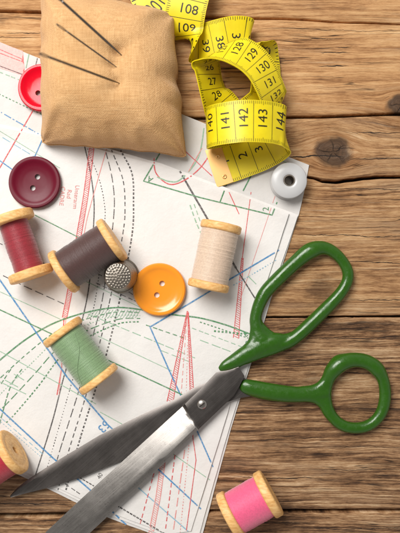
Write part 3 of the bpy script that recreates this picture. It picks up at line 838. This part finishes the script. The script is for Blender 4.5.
# stitched seam round the edge
sp = []
for k in range(n): sp.append(cushion_pt(wp(k), -1, 1))
for k in range(n): sp.append(cushion_pt(1, wp(k), 1))
for k in range(n): sp.append(cushion_pt(wp(n - k), 1, 1))
for k in range(n): sp.append(cushion_pt(-1, wp(n - k), 1))
pts = []
acc = 0
for p in sp:
    if not pts or (p - pts[-1]).length > 2.2: pts.append(p)
if (pts[0] - pts[-1]).length < 1.5: pts.pop()
V, F = tube([p + Vector((0, 0, .4 * n3(p.x * .2, p.y * .2))) for p in pts], [1.1 + .25 * n3(p.x * .4, p.y * .4, 2) for p in pts], 8, True)
obj('seam', V, F, M['linen'], pc)

def needle(label, ent, end, rise, rad):
    a = at(*ent, TOPZ - 3); b = at(*end, TOPZ + rise)
    d = (b - a).normalized(); tip = a - d * 14
    L = (b - tip).length
    side = d.cross(Vector((0, 0, 1))).normalized()
    eye = 11.0
    parts = []
    p, r = [], []
    m = 24
    for i in range(m + 1):
        q = i / m; s = q * (L - eye)
        p.append(tip + d * s); r.append(rad * min(1, .06 + s / 26.0))
    parts.append(tube(p, r, 12))
    loop, rr = [], []
    for i in range(28):
        t = 2 * math.pi * i / 28
        loop.append(tip + d * (L - eye / 2 + math.cos(t) * (eye / 2)) + side * (math.sin(t) * rad * .85)); rr.append(rad * .5)
    parts.append(tube(loop, rr, 8, True))
    t = obj('sewing_needle', *merge(*parts), M['needle'], None)
    return tag(t, label, 'needle', 'needles stuck in the pincushion')
needle('long dark steel needle stuck in pincushion, topmost, its end running out of frame', ENT[0], (52, -8), 44, 1.2)
needle('thin short steel needle stuck in pincushion between two longer ones', ENT[1], (56.5, 24), 36, .75)
needle('lowest needle in the pincushion, its outer end reaching over the left edge of the cushion', ENT[2], (39.5, 53.5), 70, 1.05)

# ------------------------------------------------------------------ tape measure
TW = 39.0
# (x, y, z, sx, sy, sz, cm)   s = direction in which the numbers read, in picture axes
TK = [
    (214, 168, 4.5, -.36, -.93, 0, .35), (226, 164, 4.8, -.34, -.94, 0, 1.0), (244, 157.5, 5.5, -.32, -.95, 0, 2.0), (260, 151, 8, -.26, -.95, .1, 3.0), (274, 143, 14, -.18, -.95, .2, 4.0),
    (284, 134, 25, -.08, -.97, .15, 5.0), (284, 127, 37, 0, -1, .05, 5.7), (277, 123.5, 44, .02, -1, 0, 6.2), (263, 121.5, 51, 0, -1, 0, 7.0), (244, 121, 53, -.02, -1, 0, 8.0), (226, 123, 49, -.04, -1, 0, 9.0), (213, 125.5, 40, -.05, -1, 0, 9.8),
    (207, 128, 27, -.04, -1, 0, 10.6), (208, 129, 13, 0, -1, 0, 11.3), (217, 128, 6.5, 0, -1, 0, 12.0), (238, 124, 5.6, .05, -1, 0, 13.2), (256, 119, 6.5, .12, -.98, 0, 14.5), (269, 116, 10, .2, -.96, .05, 15.4),
    (277, 112, 18, .35, -.90, -.2, 16.2), (277, 106, 27, .5, -.75, -.4, 17.0), (274, 97, 34, .58, -.62, -.52, 18.0), (268.5, 83.5, 39, .60, -.58, -.55, 19.0), (261, 69, 42, .60, -.60, -.52, 20.0), (250, 57.5, 43, .58, -.66, -.48, 21.0), (236.5, 50.5, 42, .5, -.72, -.48, 22.0),
    (222, 50.5, 36, .45, -.60, -.66, 23.0), (211, 55, 29, .60, -.45, -.66, 23.9), (206, 60, 23, .68, -.28, -.68, 24.7), (207.5, 68, 20, .66, -.18, -.73, 26.0), (210.5, 82, 18.5, .64, -.16, -.75, 27.0), (215, 96, 16.5, .72, -.2, -.66, 28.0),
    (224, 112, 9, .9, -.35, -.2, 29.0), (232, 124, 7, .97, -.1, 0, 29.8), (242, 126, 11, 1, .1, 0, 30.3), (249, 118, 16, .9, .25, -.3, 31.0), (262, 103, 17, .72, .24, -.62, 32.0), (265.5, 88, 18, .72, .22, -.62, 33.0), (265, 70, 16, .8, .2, -.5, 34.0),
    (260, 55, 11, .85, .5, 0, 34.9), (253, 44, 14, .7, .7, 0, 35.6), (247, 38, 18, .4, .88, -.2, 36.3), (234, 37, 19, .22, .93, -.25, 37.1), (219.5, 40, 18, .2, .95, -.2, 38.0), (205.5, 43.5, 13, .3, .94, -.1, 39.0),
    (195, 43, 8, .6, .8, 0, 39.8), (187, 38, 12, .85, .5, 0, 40.3), (183.5, 28, 19, .97, .2, 0, 41.0), (186, 9, 24, .98, .16, 0, 42.0), (191, -14, 24, .98, .1, 0, 43.2), (192, -38, 20, .97, .2, 0, 44.4),
    (182, -56, 14, .6, .8, 0, 45.6), (168, -56, 12, .1, 1, 0, 46.6), (150, -40, 9, -.8, .5, 0, 47.8), (146, -18, 6, -.97, .2, 0, 49.0), (153, 0, 5, -.85, .5, 0, 49.8), (170, 11, 4, -.3, .95, 0, 50.6), (188, 12, 4, .1, 1, 0, 51.8)]
dens = cat_rom(TK, 10)
TP = []
for q in dens:
    p = at(q[0], q[1], q[2])
    TP.append([p, Vector((q[3], -q[4], q[5])), q[6], None, None])
for i, e in enumerate(TP):
    t = (TP[min(i + 1, len(TP) - 1)][0] - TP[max(i - 1, 0)][0]).normalized()
    s = e[1] - t * e[1].dot(t)
    e[1] = s.normalized(); e[3] = t; e[4] = t.cross(e[1]).normalized()
def tp(cm, off, lift):
    """point on the tape: cm along, off across, lift from the A side (negative = B side)"""
    lo, hi = 0, len(TP) - 1
    cm = max(TP[0][2], min(TP[-1][2] - 1e-4, cm))
    while hi - lo > 1:
        m = (lo + hi) // 2
        if TP[m][2] <= cm: lo = m
        else: hi = m
    a, b = TP[lo], TP[hi]; t = (cm - a[2]) / max(1e-6, b[2] - a[2])
    p = a[0].lerp(b[0], t); s = a[1].lerp(b[1], t).normalized(); nn = a[4].lerp(b[4], t).normalized()
    return p + s * off + nn * lift
tm = thing('tape_measure', 'yellow cloth tape measure curled in loops with black numbers and brass end', 'tape measure', at(240, 110, 0))
TT = .45
V, F = [], []
NW = 6
for e in TP:
    for side in (TT, -TT):
        for k in range(NW + 1):
            o = (k / NW - .5) * TW; V.append(e[0] + e[1] * o + e[4] * side)
W2 = 2 * (NW + 1)
for i in range(len(TP) - 1):
    a, b = i * W2, (i + 1) * W2
    for k in range(NW):
        F.append((a + k, a + k + 1, b + k + 1, b + k)); F.append((a + NW + 1 + k, b + NW + 1 + k, b + NW + 2 + k, a + NW + 2 + k))
    F.append((a, b, b + NW + 1, a + NW + 1)); F.append((a + NW, a + 2 * NW + 1, b + 2 * NW + 1, b + NW))
F.append(tuple(range(NW + 1)) + tuple(range(2 * NW + 1, NW, -1)))
e = (len(TP) - 1) * W2; F.append(tuple(e + k for k in range(NW + 1)) + tuple(e + k for k in range(2 * NW + 1, NW, -1)))
rib = obj('ribbon', V, F, M['tape'], tm, True, 60)
def strip(c0, c1, o0, o1, lift, V, F, m=4, along=False):
    for i in range(m):
        b = len(V)
        if along: q = [(lerp(c0, c1, i / m), o0), (lerp(c0, c1, (i + 1) / m), o0), (lerp(c0, c1, (i + 1) / m), o1), (lerp(c0, c1, i / m), o1)]
        else: q = [(c0, lerp(o0, o1, i / m)), (c1, lerp(o0, o1, i / m)), (c1, lerp(o0, o1, (i + 1) / m)), (c0, lerp(o0, o1, (i + 1) / m))]
        for c, o in q: V.append(tp(c, o, lift))
        F.append((b, b + 1, b + 2, b + 3))
V, F = [], []
LF = TT + .16
for k in range(1, 52):
    for sgn in (1, -1):
        num = k if sgn == 1 else 150 - k
        tv, tf = text2d(str(num), 14.0, .009, 2)
        b = len(V)
        for x, y in tv:
            # digits stand with their tops toward smaller numbers
            off = x + (2.5 if sgn == 1 else 2.5)
            V.append(tp(k - sgn * (y / 20.0) + 0.0, off * .94, sgn * LF))
        for f in tf: F.append(tuple(i + b for i in f))
    for sgn in (1, -1):
        strip(k + .493, k + .518, -TW / 2 + .8, TW / 2 - .8, sgn * LF, V, F)
        for mm in range(10):
            c = k + mm / 10; ln = 5.2 if mm == 5 else 3.4
            if mm == 0: ln = 4.4
            strip(c - .011, c + .011, -TW / 2 + .6, -TW / 2 + ln, sgn * LF, V, F, 1)
            strip(c - .011, c + .011, TW / 2 - ln, TW / 2 - .6, sgn * LF, V, F, 1)
obj('printed_scale', V, F, M['ink_tape'], rib, False)
# brass end clip, folded round the end
V, F = [], []
for lift in (TT + .55, -TT - .55):
    for c in (.20, .5, .8, 1.06):
        for k in range(5):
            V.append(tp(c, (k / 4 - .5) * (TW - .6), lift) if c >= .36 else tp(.36, (k / 4 - .5) * (TW - .6), lift) - TP[0][3] * ((.36 - c) * 20))
for h in (0, 20):
    for i in range(3):
        for k in range(4): F.append((h + i * 5 + k, h + i * 5 + k + 1, h + (i + 1) * 5 + k + 1, h + (i + 1) * 5 + k))
for i in range(3):
    for k in (0, 4): F.append((i * 5 + k, (i + 1) * 5 + k, 20 + (i + 1) * 5 + k, 20 + i * 5 + k))
for k in range(4):
    for r_ in (0, 15): F.append((r_ + k, r_ + k + 1, 20 + r_ + k + 1, 20 + r_ + k))
clip = obj('end_clip', V, F, M['brass'], tm, False)
for off in (-11.5, 9.5):
    c = tp(.72, off, TT + .5); nn = (tp(.72, off, 3) - tp(.72, off, 0)).normalized()
    V, F = lathe([(2.3, 0), (2.3, .5), (1.9, .9), (1.1, 1.0), (.9, .3), (.05, .25)], c, nn, 24)
    obj('rivet', V, F, M['brass'], clip)

# ------------------------------------------------------------------ scissors
sc = thing('scissors', 'open steel dressmaking scissors with green enamelled handles lying across pattern and boards', 'scissors', at(202, 404, 5))
SZ0 = 5.6
def loft(rows, name, mat, parent, ang=28, fm=None, mats=None):
    """rows: list of closed cross sections with the same number of points"""
    m = len(rows[0]); V = [p for r in rows for p in r]; F = []; FM = []
    for i in range(len(rows) - 1):
        for k in range(m):
            l = (k + 1) % m; F.append((i * m + k, i * m + l, (i + 1) * m + l, (i + 1) * m + k))
            FM.append(fm(i, k) if fm else 0)
    F.append(tuple(range(m))); F.append(tuple((len(rows) - 1) * m + k for k in range(m))); FM += [0, 0]
    return obj(name, V, F, mats or mat, parent, True, ang, FM)
# upper (front) blade: stations from tip to tang; each (cutting edge xy, spine xy)
FB = [((12, 594), (14, 596)), ((24, 566), (44, 578)), ((34, 546), (66, 557)), ((47, 531), (91, 532)), ((80, 500), (122, 503)), ((113, 470), (152, 475)), ((148, 438), (180, 448)), ((172, 416), (193, 435)),
      ((182.5, 406.5), (197.5, 430.5)), ((185, 404), (199.5, 428.5)), ((190, 399), (204, 424)), ((200, 389.5), (214, 414.5)), ((209, 380), (224, 405)), ((216, 372.5), (233.5, 396)), ((226, 369.5), (239.5, 386)), ((238, 366), (244.5, 376))]
FBd = FB
rows = []
NC = 8
for i, (e, s) in enumerate(FBd):
    ric = i >= 9
    r = []
    zb = SZ0 + 3.0; zt = SZ0 + 8.6
    if i < 9:
        dd = math.hypot(e[0] - 184, e[1] - 405) / 235; wdt = math.hypot(e[0] - s[0], e[1] - s[1])
        zt = zb + .5 + .84 * wdt * math.tan(R(lerp(16.5, 1.0, min(1, dd) ** 1.1)))
    for k in range(NC + 1):
        q = k / NC; x, y = lerp(e[0], s[0], q), lerp(e[1], s[1], q)
        if ric: z = zt - .9 * (1 - sstep(0, .08, q)) - 1.0 * sstep(.90, 1, q)
        else:   # hollow grind: thin at the cutting edge, thick spine with its own bevel
            z = zb + .4 + (zt - zb - .4) * (q / .84) if q < .84 else zt - 1.4 * sstep(.84, 1, q)
            if i == 0: z = zb + .8
        r.append(at(x, y, z))
    r.append(at(s[0], s[1], zb + .2)); r.append(at(lerp(s[0], e[0], .5), lerp(s[1], e[1], .5), zb)); r.append(at(e[0], e[1], zb))
    rows.append(r)
# finer rows along the length
fine = []
for i in range(len(rows) - 1):
    m = 6 if i < 8 else (3 if i < 9 else 4)
    for k in range(m): fine.append([rows[i][j].lerp(rows[i + 1][j], k / m) for j in range(len(rows[i]))])
fine.append(rows[-1])
ND = 8 * 6
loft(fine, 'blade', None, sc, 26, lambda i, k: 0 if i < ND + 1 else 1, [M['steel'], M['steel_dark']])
# lower (back) blade, flat inner face upward, cutting edge on its lower right
BB = [((10, 496), (11, 497.5)), ((17, 488), (27, 493)), ((30, 478), (50, 487.5)), ((60, 459), (83, 477)), ((100, 435), (121, 461)), ((140, 415.5), (158, 436.5)), ((175, 399), (188, 416)), ((195, 387), (206, 410)), ((215, 379), (224, 403)), ((236, 376), (240, 398)), ((250, 380), (252, 396))]
rows = []
for i, (s, e) in enumerate(BB):
    zt = SZ0 + 2.8; zb = SZ0 - .6
    if i == 0: zb = SZ0 + 1.6
    r = []
    for k in range(7):
        q = k / 6; x, y = lerp(s[0], e[0], q), lerp(s[1], e[1], q)
        z = zt - 1.5 * (1 - sstep(0, .17, q)) - .25 * math.sin(math.pi * q) * (1 if i < 8 else 0)
        r.append(at(x, y, z))
    r.append(at(e[0] - .3, e[1] - .3, zt - .6)); r.append(at(lerp(s[0], e[0], .35), lerp(s[1], e[1], .35), zb)); r.append(at(s[0] + .2, s[1] + .3, zb + .3))
    rows.append(r)
fine = []
for i in range(len(rows) - 1):
    for k in range(5): fine.append([rows[i][j].lerp(rows[i + 1][j], k / 5) for j in range(len(rows[i]))])
fine.append(rows[-1])
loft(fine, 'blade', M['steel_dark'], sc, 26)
# pivot screw
pv = at(202, 404.5, SZ0 + 8.4)
V, F = lathe([(4.9, -.6), (4.9, .35), (4.5, .8), (3.6, 1.5), (2.2, 2.0), (.05, 2.2)], pv, (0, 0, 1), 40)
scr = obj('pivot_screw', V, F, M['steel'], sc, True, 50)
d = Vector((.8, .6, 0)); nn = Vector((-.6, .8, 0)); z_ = Vector((0, 0, 1))
V = [pv + d * a * 3.0 + nn * b * .42 + z_ * c for c in (1.3, 2.32) for a, b in ((-1, -1), (1, -1), (1, 1), (-1, 1))]
obj('slot', V, [(0, 1, 2, 3), (4, 5, 6, 7), (0, 1, 5, 4), (1, 2, 6, 5), (2, 3, 7, 6), (3, 0, 4, 7)], M['dark'], scr, False)

def handle(loop, shank, zc):
    c = cat_rom(loop, 6, True); 
    flat = .92
    def zz(r, q=0): return max(r * flat + .2, zc)
    A = tube([at(x, y, zz(r)) for x, y, r in c], [r for x, y, r in c], 18, True, flat)
    B = [tube([at(x, y, z) for x, y, r, z in s], [r for x, y, r, z in s], 18, False, .74) for s in [cat_rom(q, 6) for q in shank]]
    V, F = merge(A, *B)
    V, F = fuse(V, F, .7, 20)
    return V, F
up_loop = [(256, 315, 6.0), (264, 294.5, 6.8), (279, 278, 7.2), (296, 262, 7.4), (311, 250.5, 8.4), (326, 248.5, 6.6), (340, 258, 5.6), (348, 274, 5.7), (342, 291, 6.0), (321, 313.5, 6.7), (295, 337.5, 6.8), (279, 344, 7.0), (264, 338, 7.2), (257, 328, 6.6)]
up_shank = [(300, 333, 4.0, 6.6), (286, 340, 6.8, 6.8), (276, 341.5, 9.0, 7.4), (266, 344, 9.4, 7.6), (256, 349, 9.4, 8.2), (246, 354.5, 9.0, 9.2), (235, 361, 7.6, 10.8), (225, 366, 5.4, 12.0), (219, 369.5, 2.2, 12.8)]
up_extra = [(256, 318, 5.5, 6.4), (257.5, 332, 7.6, 7.2), (262, 341, 8.6, 8.2)]
up_left = [(255.5, 318, 5.4, 6.4), (256, 332, 6.4, 7.2), (254, 343, 6.8, 8.2), (246.5, 351, 6.4, 9.4), (237, 358.5, 5.4, 10.9)]
up_right = [(306, 328, 5.6, 6.6), (295, 337.5, 6.8, 6.8), (284, 343, 7.2, 7.2), (271, 348, 7.4, 7.6), (257, 353, 7.0, 8.4), (244, 359, 6.2, 9.8)]
up_fill2 = [(259, 330, 5.4, 7.0), (262, 340, 7.4, 7.2), (256, 347.5, 7.4, 8.0), (247, 353, 6.8, 9.2), (237, 359.5, 5.6, 10.8)]
up_fill = [(259, 321, 2.5, 6.6), (262.5, 328.5, 4.6, 6.7), (267.5, 334, 5.2, 6.8), (275, 338, 4.6, 6.8), (283, 339, 2.5, 6.7)]
V, F = handle(up_loop, [up_shank, up_extra, up_left, up_right, up_fill, up_fill2], 6.6)
h1 = obj('handle', V, F, M['green'], sc); h1['label'] = 'long oval green handle'
lo_loop = []
for k in range(16):
    a = 2 * math.pi * k / 16; cx_, cy_ = math.cos(a), math.sin(a)
    x = 355.5 + 29.6 * math.copysign(abs(cx_) ** .92, cx_); y = 394 + 34 * math.copysign(abs(cy_) ** .92, cy_)
    r = 6.0 + (1.5 if cy_ < -.5 else 0) - (.3 if cy_ > .5 else 0) + (.9 if (cx_ < -.2 and cy_ < -.3) else 0) - (.4 if cx_ < -.8 else 0)
    lo_loop.append((x, y, r))
lo_shank = [(328, 393, 6.6, 6.5), (318, 393.5, 7.6, 6.8), (306, 394.5, 7.6, 7.0), (288, 394, 8.4, 7.4), (268, 391.5, 8.9, 7.6), (252, 388, 8.2, 7.6), (243.5, 385.5, 6.6, 7.4), (240, 384.5, 4.0, 7.4)]
lo_extra = [[(300, 394, 7.8, 7), (314, 392, 7.6, 6.8), (324, 385, 6.6, 6.8), (331, 374, 7.2, 6.8), (338, 364, 8.6, 7.2), (346, 360.5, 7.6, 7)],
            [(300, 394, 7.8, 7), (314, 396, 7.2, 6.8), (323, 403, 6.0, 6.6), (329, 413, 5.8, 6.4), (336, 421, 5.6, 6.4)]]
V, F = handle(lo_loop, [lo_shank] + lo_extra, 6.0)
h2 = obj('handle', V, F, M['green'], sc); h2['label'] = 'round green thumb ring'

# ------------------------------------------------------------------ light, camera
w = bpy.data.worlds.new('World'); scene.world = w; w.use_nodes = True
bg = w.node_tree.nodes['Background']; bg.inputs[0].default_value = (1.0, .97, .94, 1); bg.inputs[1].default_value = 1.0
wt = w.node_tree; tc_ = wt.nodes.new('ShaderNodeTexCoord'); sp_ = wt.nodes.new('ShaderNodeSeparateXYZ'); wt.links.new(tc_.outputs['Generated'], sp_.inputs[0])
rp_ = wt.nodes.new('ShaderNodeValToRGB'); wt.links.new(sp_.outputs[2], rp_.inputs[0])
rp_.color_ramp.elements[0].position = .25; rp_.color_ramp.elements[0].color = (.60, .58, .56, 1)
rp_.color_ramp.elements[1].position = .97; rp_.color_ramp.elements[1].color = (.13, .125, .12, 1)
wt.links.new(rp_.outputs[0], bg.inputs[0])
def area(name, loc, target, size, power, color, spread=180):
    l = bpy.data.lights.new(name, 'AREA'); l.shape = 'RECTANGLE'; l.size, l.size_y = size; l.energy = power; l.color = color; l.spread = R(spread)
    o = bpy.data.objects.new(name, l); COL.objects.link(o); o.location = loc
    o.rotation_euler = (Vector(target) - Vector(loc)).to_track_quat('-Z', 'Y').to_euler()
    return o
area('window_light', (-.30, .40, .70), (0.0, .0, 0), (.46, .46), 10.2, (1, .975, .94))

cam = bpy.data.cameras.new('camera'); co = bpy.data.objects.new('camera', cam); COL.objects.link(co)
co.location = (0, 0, H * U); co.rotation_euler = (0, 0, 0)
cam.sensor_fit = 'VERTICAL'; cam.sensor_height = 36; cam.lens = 36 * H / 533.0
cam.clip_start = .01; cam.clip_end = 20
cam.dof.use_dof = True; cam.dof.focus_distance = (H - 14) * U; cam.dof.aperture_fstop = 7.5
scene.camera = co
vs = scene.view_settings; vs.view_transform = 'Standard'; vs.look = 'None'; vs.exposure = 0; vs.gamma = 1
scene.render.engine = 'CYCLES'
scene.render.resolution_x, scene.render.resolution_y = 768, 1024
